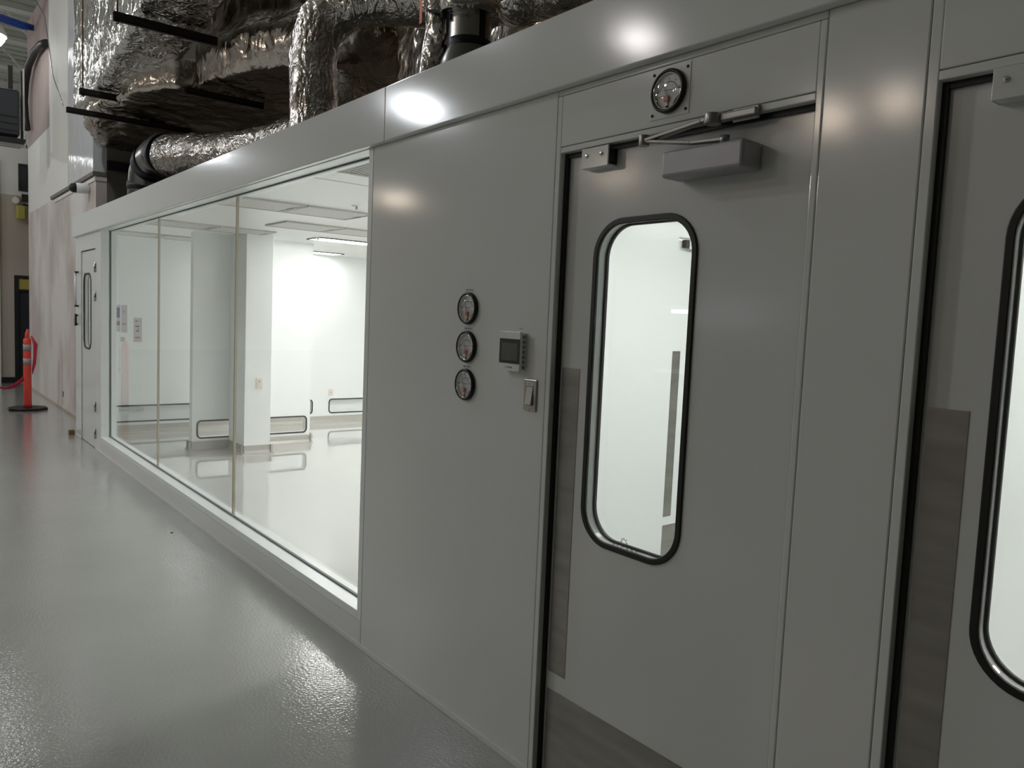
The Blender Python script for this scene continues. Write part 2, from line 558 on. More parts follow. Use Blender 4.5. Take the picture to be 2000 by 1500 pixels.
# window: white reveal frame, glazing bead, three panes, silicone joints
win = sroot('window_1', ((WX0 + WX1) / 2, 0.0, WZ0))
wf = MB()
wf.box(-9.027, WX0, 0, T, 0.131, 2.338)
wf.box(WX1, -3.2035, 0, T, 0.131, 2.338)
wf.box(WX0, WX1, 0, T, 0.131, WZ0)
wf.box(WX0, WX1, 0, T, WZ1, 2.345)
build('window_frame', wf, M['panel_in'], win, bevel=0.002)
gb = MB()
ring(gb, 'y', [(WX0, WZ0), (WX1, WZ0), (WX1, WZ1), (WX0, WZ1)], [(WX0 + .007, WZ0 + .007), (WX1 - .007, WZ0 + .007), (WX1 - .007, WZ1 - .007), (WX0 + .007, WZ1 - .007)], 0.083, 0.099)
build('glazing_bead', gb, M['glazing'], win)
MX = (-7.135, -5.222)
xs = [WX0 + .003, MX[0], MX[1], WX1 - .003]
for i in range(3):
    build('glass_pane', B(xs[i] + .004, xs[i + 1] - .004, 0.085, 0.097, WZ0 + .003, WZ1 - .003), M['glass'], win)
for xm in MX:
    build('silicone_joint', B(xm - 0.0075, xm + 0.0075, 0.083, 0.099, WZ0 + .007, WZ1 - .007), M['sealant'], win)


# ------------------------------------------------------------------ doors
def door_window(parent, plane, rect, d0, d1, glass=True, flip=1):
    a0, a1, b0, b1 = rect
    gsk = 0.019
    o = rrect(a0, a1, b0, b1, 0.118); i = rrect(a0 + gsk, a1 - gsk, b0 + gsk, b1 - gsk, 0.099)
    g1 = build('window_gasket', ring(MB(), plane, o, i, d0 - flip * 0.006, d0 + flip * 0.006), M['rubber'], parent, bevel=0.003)
    g2 = build('window_gasket', ring(MB(), plane, o, i, d1 - flip * 0.006, d1 + flip * 0.006), M['gasket_in'], parent, bevel=0.002)
    h = rrect(a0 + .008, a1 - .008, b0 + .008, b1 - .008, 0.11)
    return o, i, h


def make_door(name, x0, x1, ztop, wrect, plates=True, face=0.035, th=0.045):
    root = sroot(name, ((x0 + x1) / 2, face, 0.0))
    hole = rrect(wrect[0] + .012, wrect[1] - .012, wrect[2] + .012, wrect[3] - .012, 0.106)
    lf = slab(MB(), 'y', (x0 + 0.008, x1 - 0.008, 0.008, ztop - 0.012), face, face + th, [hole])
    build('door_leaf', lf, M['door_paint'], root, bevel=0.0015)
    # reveal around the window opening between both faces
    o, i, h = door_window(root, 'y', wrect, face, face + th)
    gl = MB()
    n = len(i)
    for d in (face + 0.004, face + th - 0.004):
        gl.add([(p[0], d, p[1]) for p in i] + [(p[0], d + .003, p[1]) for p in i],
               [tuple(range(n)), tuple(reversed(range(n, 2 * n)))] + [(k, (k + 1) % n, n + (k + 1) % n, n + k) for k in range(n)])
    build('window_glass', gl, M['glass'], root)
    # black compression seal between frame and leaf
    g = MB()
    g.box(x0, x0 + 0.012, 0.021, face + 0.004, 0.0, ztop); g.box(x1 - 0.012, x1, 0.021, face + .004, 0.0, ztop)
    g.box(x0 + .012, x1 - .012, 0.024, face + 0.004, ztop - 0.014, ztop)
    build('door_seal', g, M['rubber'], root)
    if plates:
        build('edge_plate', B(x0 + 0.022, x0 + 0.105, face - 0.0015, face, 0.39, 1.438), M['steel'], root, label='tall brushed stainless edge plate')
        build('kick_plate', B(x0 + 0.022, x1 - 0.022, face - 0.0015, face, 0.012, 0.328), M['steel'], root, label='brushed stainless kick plate')
    return root


d1 = make_door('door_1', D1[0], D1[1], 2.137, (-1.790, -1.381, 0.880, 1.914))
# faint etched mark on the glass
mk = MB()
mkx, mkz, mky = -1.600, 0.918, 0.0385
for k in range(8):
    a = 2 * math.pi * k / 8; a2 = 2 * math.pi * (k + 1) / 8
    p = lambda r, t: (mkx + r * math.cos(t), mky, mkz + r * math.sin(t))
    mk.add([p(.0115, a), p(.0115, a2), p(.0095, a2), p(.0095, a)], [(0, 1, 2, 3)])
    mk.add([p(.0115, a - .1), p(.0115, a + .1), p(.0160, a + .05), p(.0160, a - .05)], [(0, 1, 2, 3)])
build('glass_mark', mk, M['ink_soft'], d1, label='grey etched gear shaped mark', normals=False)
text('glass_lettering', 'A S C A R S', -1.596, mky, 0.898, 0.018, M['ink_soft'], d1, sx=1.2)
dx2 = D2[0] - D1[0]
d2 = make_door('door_2', D2[0], D2[1], 2.124, (-1.790 + dx2 - 0.002, -1.381 + dx2, 0.872, 1.914))
d3 = make_door('door_3', FD[0], FD[1], 2.166, (-9.985, -9.565, 1.065, 1.915), plates=False, face=0.012, th=0.045)
for zh in (1.962, 1.655, 0.47, 0.175):
    h = MB().tube([(-9.272, -0.006, zh - .054), (-9.272, -0.006, zh + .054)], 0.011, 10)
    h.box(-9.30, -9.245, -0.004, 0.012, zh - .052, zh + .052)
    build('hinge', h, M['galv'], d3)
# reader and pull beside the far door
hd = thing('wall_grip', (-10.28, 0, 1.30), 'dark vertical grip on the wall edge left of the far narrow-windowed door', 'handle')
build('grip', MB().tube([(-10.28, -0.022, 1.31), (-10.28, -0.022, 1.45)], 0.012, 10), M['dark'], hd)
for za in (1.32, 1.42): build('mount', B(-10.292, -10.268, -0.022, 0.0, za, za + .02), M['dark'], hd)
pr = thing('pull_handle', (-10.25, 0, 1.53), 'slim pale vertical pull with dark end caps left of the far door', 'handle')
build('pull_bar', MB().tube([(-10.24, -0.03, 1.54), (-10.24, -0.03, 1.93)], 0.014, 10), M['panel'], pr)
build('end_cap', B(-10.262, -10.218, -0.04, 0.0, 1.53, 1.55), M['dark'], pr)
build('end_cap', B(-10.262, -10.218, -0.04, 0.0, 1.92, 1.94), M['dark'], pr)


# ------------------------------------------------------------------ door hardware
def latch(x, z, label):
    t = thing('latch_bracket', (x, 0.0, z), label, 'bracket', None)
    mb = B(x, x + 0.116, -0.005, 0.001, z, z + 0.062)
    mb.box(x, x + 0.116, 0.001, 0.036, z, z + 0.006)
    mb.box(x, x + 0.004, 0.001, 0.036, z, z + 0.062)
    build('plate', mb, M['door_paint'], t, bevel=0.0012)
    build('inner_block', B(x + .006, x + 0.118, 0.002, 0.034, z + .008, z + 0.052), M['rubber'], t)
    for sx in (0.024, 0.088):
        sc = MB().lathe([(0.0, -0.0095), (0.0022, -0.0095), (0.0026, -0.0075), (0.0050, -0.009), (0.006, -0.0075), (0.006, -0.005)], (x + sx, 0, z + 0.037), 'y', 16)
        build('screw', sc, M['chrome'], t)
    return t


latch(-1.828, 2.071, 'small white bracket cover with two screws left of the door closer')
latch(D2[0] + 0.106, 2.061, 'small white bracket cover cut by the right photo edge atop the rightmost door')

cl = thing('door_closer', (-1.33, 0.035, 1.995), 'grey box-shaped door closer with folding arm at the top of the middle door', 'door closer')
build('body', B(-1.461, -1.195, -0.05, 0.035, 1.995, 2.067), M['closer'], cl, bevel=0.010, seg=3)


def arm(pts, wid, th):
    mb = MB()
    for a, b_ in zip(pts[:-1], pts[1:]): mb.bar(a, b_, wid, th)
    return mb


elb = (-1.533, -0.043, 2.107)
build('main_arm', arm([(-1.275, -0.02, 2.078), (-1.38, -0.022, 2.084), elb], 0.022, 0.009), M['closer_dark'], cl, bevel=0.002)
build('forearm', arm([elb, (-1.345, -0.026, 2.134), (-1.315, -0.024, 2.137)], 0.024, 0.010), M['closer_dark'], cl, bevel=0.002)
build('elbow_knuckle', MB().tube([(elb[0], elb[1], 2.094), (elb[0], elb[1], 2.124)], 0.0155, 18), M['closer_dark'], cl, bevel=0.002)
build('spindle', MB().tube([(-1.275, -0.02, 2.066), (-1.275, -0.02, 2.088)], 0.013, 16), M['closer_dark'], cl)
build('pivot_knuckle', MB().tube([(-1.315, -0.022, 2.122), (-1.315, -0.022, 2.150)], 0.023, 22), M['closer_dark'], cl, bevel=0.003)
sh = MB().box(-1.300, -1.185, -0.022, 0.0, 2.127, 2.147)
sh.box(-1.265, -1.185, -0.008, 0.0, 2.120, 2.156)
build('mounting_shoe', sh, M['closer_dark'], cl, bevel=0.004)


# ------------------------------------------------------------------ gauges
def make_gauge(cx, cz, label, group, needle=-150, plate=False):
    t = thing('pressure_gauge', (cx, 0.0, cz - 0.0615), label, 'gauge', group)
    R = 0.0605
    yb = -0.0015 if plate else 0.0
    if plate:
        build('mounting_plate', B(-1.556, -1.414, -0.002, 0.0, 2.174, 2.313), M['panel'], t, bevel=0.0008)
        for sx, sz in ((-1.545, 2.300), (-1.425, 2.300), (-1.545, 2.187), (-1.425, 2.187)):
            build('screw', MB().lathe([(0, -0.0045), (0.0038, -0.0042), (0.0046, -0.002)], (sx, 0, sz), 'y', 14), M['dark'], t)
    bz = MB().lathe([(R, yb), (R, yb - 0.010), (R - .003, yb - .014), (R - .008, yb - 0.0145), (R - .0105, yb - .011), (R - .0105, yb - .004)], (cx, 0, cz))
    build('bezel', bz, M['black'], t)
    build('chrome_rim', MB().lathe([(R - .0105, yb - .011), (R - .0115, yb - .0125), (R - .0128, yb - .010), (R - .0128, yb - .003)], (cx, 0, cz)), M['chrome'], t)
    r = R - 0.0125
    yd = yb - 0.003

    def disc(y, a0, a1, rad, flat=None):
        pts = [(cx + rad * math.cos(a0 + (a1 - a0) * k / 40), y, cz + rad * math.sin(a0 + (a1 - a0) * k / 40)) for k in range(41)]
        return MB().add(pts, [tuple(range(len(pts)))])
    ac = math.asin(-0.010 / r)
    build('dial', disc(yd - .0012, ac, math.pi - ac, r), M['dial'], t, normals=False)
    build('lower_window', disc(yd, 0, 2 * math.pi, r), M['dial_low'], t, normals=False)
    # printed scale: arc, ticks, numbers
    sc = MB()
    ys = yd - .0016
    for k in range(30):
        a0 = math.radians(20 + 140 * k / 30); a1 = math.radians(20 + 140 * (k + 1) / 30)
        q = lambda rr, a: (cx + rr * math.cos(a), ys, cz - 0.008 + rr * math.sin(a))
        sc.add([q(.0335, a0), q(.0335, a1), q(.0320, a1), q(.0320, a0)], [(0, 1, 2, 3)])
    for k in range(21):
        a0 = math.radians(20 + 7 * k)
        q = lambda rr, d: (cx + rr * math.cos(a0 + d), ys, cz - .008 + rr * math.sin(a0 + d))
        ln = .0385 if k % 5 == 0 else .036
        sc.add([q(.033, -.014), q(.033, .014), q(ln, .014), q(ln, -.014)], [(0, 1, 2, 3)])
    for sg in (-1, 1):                                       # end stops
        sc.add([(cx + sg * .0345, ys, cz + .0035), (cx + sg * .0345, ys, cz + .0005), (cx + sg * .0445, ys, cz + .0005), (cx + sg * .0445, ys, cz + .0035)], [(0, 1, 2, 3)])
    build('scale', sc, M['ink'], t, normals=False)
    for k, s_ in enumerate(('0', '.02', '.04', '.06', '.08')):
        a = math.radians(160 - 35 * k)
        text('numeral', s_, cx + .0405 * math.cos(a) * .98, ys, cz - .008 + .0425 * math.sin(a), 0.0062, M['ink'], t)
    for k, s_ in enumerate(('0', '5', '10', '15', '20')):
        a = math.radians(150 - 30 * k)
        text('numeral', s_, cx + .0255 * math.cos(a), ys, cz - .008 + .0255 * math.sin(a), 0.0055, M['ink'], t)
    text('dial_lettering', 'MAGNEHELIC', cx, ys, cz + .0025, 0.0058, M['ink'], t)
    text('dial_lettering', 'INCHES OF WATER', cx, ys, cz - .0055, 0.0032, M['ink_soft'], t)
    # pointer pivot block, bracket and zero screw in the open lower part
    build('pivot_block', B(cx - 0.0125, cx + 0.0035, yd - .0065, yd - .001, cz - .028, cz - .0125), M['red_part'], t, bevel=0.0015, label='salmon red pivot block')
    build('bracket', B(cx - 0.0075, cx - 0.0005, yd - .004, yd - .0005, cz - .043, cz - .026), M['dial_low'], t)
    build('zero_screw', MB().lathe([(0, -.004), (.0035, -.004), (.004, 0)], (cx - .003, yd, cz - .043), 'y', 12), M['ink'], t)
    sw = MB()
    a0, a1 = math.radians(-75), math.radians(-14)
    pts = []
    for k in range(16):
        a = a0 + (a1 - a0) * k / 15
        pts.append((cx + r * math.cos(a), yd - .002, cz + r * math.sin(a)))
    for k in range(16):
        a = a1 + (a0 - a1) * k / 15
        d = .011 * math.sin(math.pi * k / 15) + .001
        pts.append((cx + (r - d) * math.cos(a), yd - .002, cz + (r - d) * math.sin(a)))
    build('housing_edge', sw.add(pts, [tuple(range(32))]), M['ink'], t, normals=False)
    a = math.radians(needle)
    px, pz = cx - .003, cz - .016
    build('needle', MB().bar((px, yd - .0045, pz), (px + .036 * math.cos(a), yd - .0045, pz + .036 * math.sin(a)), 0.0012, .0008, (0, 1, 0)), M['red_part'], t)
    ln = MB().lathe([(R - .0128, yb - .0105), (R * .6, yb - .0135), (R * .25, yb - .0148), (0.0001, yb - .015)], (cx, 0, cz))
    build('lens', ln, M['lens_glass'], t, normals=False)
    return t


GG = 'round pressure gauges stacked on the panel right of the window'
for k, (gx, gz, nm) in enumerate(((-2.4165, 1.6255, 'topmost'), (-2.4165, 1.480, 'middle'), (-2.4165, 1.335, 'lowest'))):
    t = make_gauge(gx, gz, f'round black-rimmed pressure gauge, {nm} of the three stacked beside the wall controller', GG, 118)
    text('caption', f'HEPA ZONE {k + 1}', gx + .003, -0.0006, gz + 0.0690, 0.0088, M['ink'], t)
make_gauge(-1.486, 2.245, 'round black-rimmed pressure gauge on a screwed square plate above the middle door', None, 112, True)

# ------------------------------------------------------------------ wall controller and light switch
ts = thing('wall_controller', (-2.122, 0, 1.41), 'white wall controller with a dark touch screen right of the gauges', 'thermostat')
build('back_case', B(-2.176, -2.068, -0.018, 0, 1.414, 1.545), M['white_plastic'], ts, bevel=0.002)
cv = slab(MB(), 'y', (-2.180, -2.066, 1.410, 1.549), -0.028, -0.017)
build('front_cover', cv, M['white_plastic'], ts, bevel=0.0025)
build('screen_border', B(-2.1795, -2.0665, -0.0288, -0.0275, 1.4365, 1.5225), M['black'], ts)
build('screen', B(-2.167, -2.079, -0.0292, -0.0285, 1.4475, 1.5075), M['screen'], ts)
vs = MB()
for k in range(2):
    for j in range(7):
        vs.box(-2.0685, -2.0675, -0.0055 - .006 * k - .003, -0.0055 - .006 * k, 1.42 + j * .0175, 1.432 + j * .0175)
build('side_vent', vs, M['ink'], ts)
text('brand_lettering', 'TRANE', -2.119, -0.0284, 1.4225, 0.0095, M['ink'], ts)
lg = MB()
for k in range(10):
    a, a2 = 2 * math.pi * k / 10, 2 * math.pi * (k + 1) / 10
    q = lambda r_, t_: (-2.1405 + r_ * math.cos(t_), -.0284, 1.4225 + r_ * math.sin(t_))
    lg.add([q(.0035, a), q(.0035, a2), q(.0022, a2), q(.0022, a)], [(0, 1, 2, 3)])
build('brand_mark', lg, M['ink_soft'], ts, normals=False)
text('caption', 'ISO 8', -2.097, -0.0006, 1.559, 0.0078, M['ink'], ts)

lsw = thing('light_switch', (-2.0295, 0, 1.278), 'metal-plated rocker light switch below the wall controller', 'light switch')
pl = slab(MB(), 'y', (-2.063, -1.996, 1.2785, 1.388), -0.006, 0.0)
build('cover_plate', pl, M['nickel'], lsw, bevel=0.003)
build('switch_slot', B(-2.0455, -2.0115, -0.0066, -0.0055, 1.2985, 1.364), M['ink'], lsw)
rk = MB().add([(-2.0445, -.0068, 1.363), (-2.0135, -.0068, 1.363), (-2.0135, -.0155, 1.301), (-2.0445, -.0155, 1.301), (-2.0445, -.004, 1.363), (-2.0135, -.004, 1.363), (-2.0135, -.004, 1.301), (-2.0445, -.004, 1.301)],
              [(0, 1, 2, 3), (4, 7, 6, 5), (0, 4, 5, 1), (1, 5, 6, 2), (2, 6, 7, 3), (3, 7, 4, 0)])
build('rocker', rk, M['ivory'], lsw, bevel=0.001)
build('tag_strip', B(-2.0465, -2.0135, -0.0068, -0.006, 1.3655, 1.3785), M['white_plastic'], lsw)
text('tag_lettering', 'ISO 8', -2.030, -0.0072, 1.372, 0.0085, M['purple'], lsw)
for zz in (1.3825, 1.2845):
    build('screw', MB().lathe([(0, -.0085), (.0022, -.008), (.0032, -.006)], (-2.0295, 0, zz), 'y', 12), M['chrome'], lsw)

# ------------------------------------------------------------------ cleanroom interior
CZ = 2.40
XE = -10.35
RY = 6.5
ci = MB()
ci.box(-10.40, 3.2, T, RY + .1, CZ, CZ + 0.06)
struct(build('ceiling_cleanroom', ci, M['ceil_in']))
struct(build('ceiling_bounce_blocker', B(-10.40, 3.2, T + .002, RY + .1, CZ + .0601, CZ + .064), M['grey_wall']))  # added dark sheet, out of view, cuts light bouncing up onto the ducts
vents_e = [(0.18, 2.97), (3.23, 5.9)]
ew = slab(MB(), 'x', (T, RY, 0, CZ), XE - 0.05, XE, [list(reversed(rrect(a, b_, 0.142, 0.338, 0.045))) for a, b_ in vents_e])
struct(build('wall_end', ew, M['panel_in']))
struct(build('wall_rear', B(XE - .05, 3.2, RY, RY + 0.1, 0, CZ), M['panel_in']))
struct(build('wall_divider', slab(MB(), 'x', (T, RY, 0, CZ), -3.20, -3.10, [[(2.03, 0.0005), (2.03, 2.137), (2.93, 2.137), (2.93, 0.0005)]]), M['panel_in']))
struct(build('wall_partition', B(-0.95, -0.87, T, RY, 0, CZ), M['panel_in']))
struct(build('wall_outer', B(3.1, 3.2, T, RY, 0, CZ), M['panel_in']))


def vent(plane, a0, a1, b0, b1, face, back, label, sign):
    t = thing('return_vent', mapper(plane)((a0 + a1) / 2, face, b0), label, 'vent', 'low return air openings')
    o = rrect(a0 - .009, a1 + .009, b0 - .009, b1 + .009, 0.053); i = rrect(a0 + .008, a1 - .008, b0 + .008, b1 - .008, 0.038)
    build('gasket', ring(MB(), plane, o, i, face, face + sign * 0.006), M['gasket_in'], t)
    if back is not None:
        mb = MB()
        f = mapper(plane)
        p = [f(a0 - .02, face - sign * .051, b0 - .02), f(a1 + .02, face - sign * .051, b0 - .02), f(a1 + .02, face - sign * .051, b1 + .02), f(a0 - .02, face - sign * .051, b1 + .02)]
        q = [f(a0 - .02, back, b0 - .02), f(a1 + .02, back, b0 - .02), f(a1 + .02, back, b1 + .02), f(a0 - .02, back, b1 + .02)]
        mb.add(p + q, [(4, 5, 6, 7), (0, 1, 5, 4), (1, 2, 6, 5), (2, 3, 7, 6), (3, 0, 4, 7)])
        build('plenum', mb, M['panel_in'], t)
    return t


vent('x', vents_e[0][0], vents_e[0][1], 0.142, 0.338, XE, XE - 0.085, 'long low return opening in the far white wall below the pinned papers', 1)
vent('x', vents_e[1][0], vents_e[1][1], 0.142, 0.338, XE, XE - 0.085, 'low return opening in the far wall under the pale outlet, right of the column', 1)
# free-standing stub partition with a see-through return slot
CH0, CH1 = -8.92, -8.82
hole = list(reversed(rrect(0.925, 2.205, 0.135, 0.327, 0.04)))
struct(build('wall_stub', slab(MB(), 'x', (0.87, 2.25, 0, CZ), CH0, CH1, [hole]), M['panel_in']))
vent('x', 0.925, 2.205, 0.135, 0.327, CH1, None, 'black-edged return slot through the short partition behind the column', 1)
col_ = struct(build('wall_column', B(CH1, -8.33, 1.272, 1.565, 0, CZ), M['panel_in'], bevel=0.004))


def cove(mb, plane, a0, a1, face, sign, h=0.10):
    f = mapper(plane)
    prof = [(0, h), (0.006, h), (0.009, 0.045), (0.022, 0.014), (0.05, 0.001), (0, 0.001)]
    vs = [f(a, face + sign * d, z) for a in (a0, a1) for d, z in prof]
    n = len(prof)
    mb.add(vs, [tuple(range(n)), tuple(reversed(range(n, 2 * n)))] + [(k, (k + 1) % n, n + (k + 1) % n, n + k) for k in range(n)])
    return mb


cb = MB()
cove(cb, 'x', T, RY, XE, 1)
struct(build('baseboard_end', cb, M['cove']))
cb = MB(); cove(cb, 'y', XE, 3.1, RY, -1); struct(build('baseboard_rear', cb, M['cove']))
cb = MB(); cove(cb, 'x', 0.87 - .03, 2.25 + .03, CH1, 1); cove(cb, 'x', .84, 2.28, CH0, -1); cove(cb, 'y', CH0 - .03, CH1 + .03, 0.87, -1); cove(cb, 'y', CH0 - .03, CH1 + .03, 2.25, 1)
struct(build('baseboard_stub', cb, M['cove']))
cb = MB(); cove(cb, 'x', 1.272 - .03, 1.565 + .03, -8.33, 1); cove(cb, 'y', CH1, -8.33 + .03, 1.272, -1); cove(cb, 'y', CH1, -8.33 + .03, 1.565, 1)
struct(build('baseboard_column', cb, M['cove']))
cb = MB(); cove(cb, 'x', T, 2.0, -3.10, 1); struct(build('baseboard_divider', cb, M['cove']))

# vestibule inner door seen through the middle door's window
vd = sroot('door_4', (-3.135, 2.48, 0))
build('door_leaf', B(-3.18, -3.135, 2.036, 2.924, 0.01, 2.125), M['panel_in'], vd, bevel=.0015)
build('edge_plate', B(-3.135, -3.1335, 2.062, 2.147, 0.39, 1.44), M['steel'], vd, label='tall brushed stainless edge plate')
build('kick_plate', B(-3.135, -3.1335, 2.05, 2.91, 0.012, 0.335), M['steel'], vd, label='brushed stainless kick plate')
vb = thing('latch_bracket', (-3.10, 2.14, 2.07), 'small bracket at the inner door top seen through the middle door window', 'bracket')
build('plate', B(-3.10, -3.094, 2.13, 2.246, 2.071, 2.133), M['panel_in'], vb)
build('inner_block', B(-3.132, -3.10, 2.10, 2.24, 2.078, 2.125), M['rubber'], vb)


def wall_device(name, plane_face, y0, y1, z0, z1, label, cat, hole_z):
    t = thing(name, (plane_face, (y0 + y1) / 2, z0), label, cat)
    build('cover_plate', B(plane_face, plane_face + 0.007, y0, y1, z0, z1), M['almond'], t, bevel=0.002)
    yc = (y0 + y1) / 2
    build('insert', B(plane_face + .007, plane_face + 0.010, yc - .017, yc + .017, z0 + .022, z1 - .022), M['ivory'], t, bevel=.001)
    build('indicator', B(plane_face + .010, plane_face + .011, yc - .005, yc + .005, hole_z - .006, hole_z + .006), M['ink'], t)


wall_device('wall_sensor', -8.33, 1.395, 1.468, 0.725, 0.838, 'pale wall plate with a dark dot on the white column inside the cleanroom', 'switch', 0.805)
wall_device('wall_outlet', XE, 3.215, 3.285, 0.388, 0.487, 'pale outlet plate on the far white wall above the return opening', 'outlet', 0.44)


# papers pinned on the end wall
def paper(y0, y1, z0, z1, label, marks):
    t = thing('notice_sheet', (XE, (y0 + y1) / 2, z0), label, 'paper', 'notices on the far cleanroom wall')
    build('sheet', B(XE, XE + 0.0015, y0, y1, z0, z1), M['paper'], t)
    for (a, b_, c, d, mt) in marks:
        build('printed_block', B(XE + .0015, XE + .002, y0 + a * (y1 - y0), y0 + b_ * (y1 - y0), z1 - d * (z1 - z0), z1 - c * (z1 - z0)), M[mt], t)
    return t


paper(0.405, 0.468, 1.25, 1.575, 'tall notice sheet with a purple block, leftmost of the papers on the far wall', [(.15, .9, .10, .48, 'purple'), (.1, .9, .62, .66, 'ink'), (.1, .9, .67, .76, 'purple')])
paper(0.478, 0.545, 1.24, 1.573, 'plain tall notice sheet beside the purple one on the far wall', [(.35, .6, .20, .23, 'ink_soft'), (.4, .6, .27, .30, 'ink_soft'), (.15, .85, .66, .69, 'ink_soft'), (.2, .6, .71, .73, 'ink_soft')])
paper(0.618, 0.712, 1.128, 1.425, 'lower notice sheet with several dark lines, rightmost on the far wall', [(.2, .45, .12, .16, 'ink'), (.5, .85, .13, .15, 'red_part'), (.2, .7, .33, .38, 'ink'), (.5, .6, .42, .5, 'ink_soft'), (.25, .7, .52, .58, 'ink_soft'), (.15, .8, .80, .84, 'ink')])
paper(0.47, 0.52, 1.13, 1.185, 'tiny pinkish note below the two tall notice sheets', [])
tag(build('wall_hook', B(XE, XE + .04, 0.36, 0.40, 2.165, 2.185), M['dark']), 'small dark bracket high on the far wall near the window corner', 'bracket')


# ceiling filters, troffers, sprinklers
def hepa(x0, y0, n, label, L=0.57, W=0.53):
    for k in range(n):
        ya = y0 + k * (L + .012)
        t = thing('ceiling_filter', (x0 + W / 2, ya + L / 2, CZ - .014), label[k], 'ceiling filter', 'flush filter screens in the cleanroom ceiling')
        build('frame', ring(MB(), 'z', [(x0, ya), (x0 + W, ya), (x0 + W, ya + L), (x0, ya + L)], [(x0 + .02, ya + .02), (x0 + W - .02, ya + .02), (x0 + W - .02, ya + L - .02), (x0 + .02, ya + L - .02)], CZ - .014, CZ), M['hepa_edge'], t)
        build('screen', B(x0 + .02, x0 + W - .02, ya + .02, ya + L - .02, CZ - .010, CZ), M['hepa'], t)
        build('clip', B(x0 + W * .4, x0 + W * .6, ya + L - .03, ya + L - .018, CZ - .02, CZ - .010), M['galv'], t)


hepa(-6.22, 0.21, 2, ['grey ceiling filter screen, front one of the pair nearest the window glass centre', 'grey ceiling filter screen, back one of the pair nearest the window glass centre'])
hepa(-7.37, 1.10, 2, ['grey ceiling filter screen, left one of the mid-room pair above the bright troffer', 'grey ceiling filter screen, right one of the mid-room pair above the bright troffer'])
hepa(-8.42, 0.27, 2, ['grey ceiling filter screen left of the column, nearer the window', 'grey ceiling filter screen directly above the white column top'])
hepa(-10.05, 0.20, 2, ['grey ceiling filter screen at the far wall, against the left window corner', 'grey ceiling filter screen at the far wall, behind the left silicone joint'])
hepa(-10.05, 3.9, 1, ['grey ceiling filter screen sliver above the far right wall outlet'])
gr = thing('ceiling_grille', (-3.88, 0.55, CZ - .02), 'ribbed grey ceiling grille in the top right corner of the window', 'grille')
build('frame', ring(MB(), 'z', [(-4.16, .20), (-3.56, .20), (-3.56, 1.4), (-4.16, 1.4)], [(-4.13, .23), (-3.59, .23), (-3.59, 1.37), (-4.13, 1.37)], CZ - .016, CZ), M['hepa_edge'], gr)
rb = MB()
for k in range(45):
    yy = .235 + k * .0252
    rb.box(-4.13, -3.59, yy, yy + .012, CZ - .012, CZ - .002)
build('ribs', rb, M['hepa'], gr)
struct(build('trim_3', B(-4.52, -4.512, T, RY, CZ - .002, CZ), M['hepa_edge']))


def troffer(x0, y0, label, wx=0.34, ly=1.22, lens='lens'):
    t = thing('ceiling_troffer', (x0 + wx / 2, y0 + ly / 2, CZ - .008), label, 'ceiling light', 'recessed troffers in the cleanroom ceiling')
    build('frame', ring(MB(), 'z', [(x0, y0), (x0 + wx, y0), (x0 + wx, y0 + ly), (x0, y0 + ly)], [(x0 + .015, y0 + .015), (x0 + wx - .015, y0 + .015), (x0 + wx - .015, y0 + ly - .015), (x0 + .015, y0 + ly - .015)], CZ - .012, CZ), M['gasket_in'], t)
    build('lens', B(x0 + .015, x0 + wx - .015, y0 + .015, y0 + ly - .015, CZ - .008, CZ), M[lens], t)


troffer(-8.30, 1.93, 'bright rectangular troffer above and right of the column')
troffer(-10.20, 1.95, 'bright troffer farther back, half hidden beyond the stub partition')
for i, (tx, ty) in enumerate(((-5.6, 2.6), (-5.6, 4.6), (-8.3, 4.6), (-4.1, 2.2), (-4.1, 4.4), (-7.0, 3.6), (-3.75, 0.85), (-4.9, 3.4))):  # last pair added out of view to brighten the end wall and stub
    troffer(tx, ty, ['troffer in the cleanroom ceiling behind the gauge panel', 'troffer at the rear of the cleanroom, right of its middle', 'troffer at the rear of the cleanroom near the column row', 'troffer nearest the divider wall front', 'troffer nearest the divider wall rear', 'troffer in the middle of the cleanroom ceiling', 'added fill troffer beside the ribbed ceiling grille behind the gauge panel', 'added fill troffer right of the middle of the cleanroom, near the divider'][i])
for i, (tx, ty) in enumerate(((-2.2, 0.8), (-2.2, 2.6), (-0.5, 1.0), (0.6, 1.0), (0.6, 3.2))):
    troffer(tx, ty, ['troffer just behind the middle door', 'troffer at the rear behind the middle door', 'troffer just behind the rightmost door, left one', 'troffer just behind the rightmost door, right one', 'troffer at the rear behind the rightmost door'][i], lens='lens_v')
for i, (sx, sy) in enumerate(((-8.0, 1.93), (-5.4, 1.05))):
    t = thing('sprinkler_head', (sx, sy, CZ - .03), ['small white sprinkler head left of the bright troffer', 'small sprinkler head between the ceiling filters and grille'][i], 'sprinkler')
    build('escutcheon', MB().lathe([(0.001, -.006), (.035, -.006), (.04, 0)], (sx, sy, CZ), 'z', 20), M['white_plastic'], t)
    build('deflector', MB().tube([(sx, sy, CZ - .03), (sx, sy, CZ - .006)], 0.009, 10), M['galv'], t)

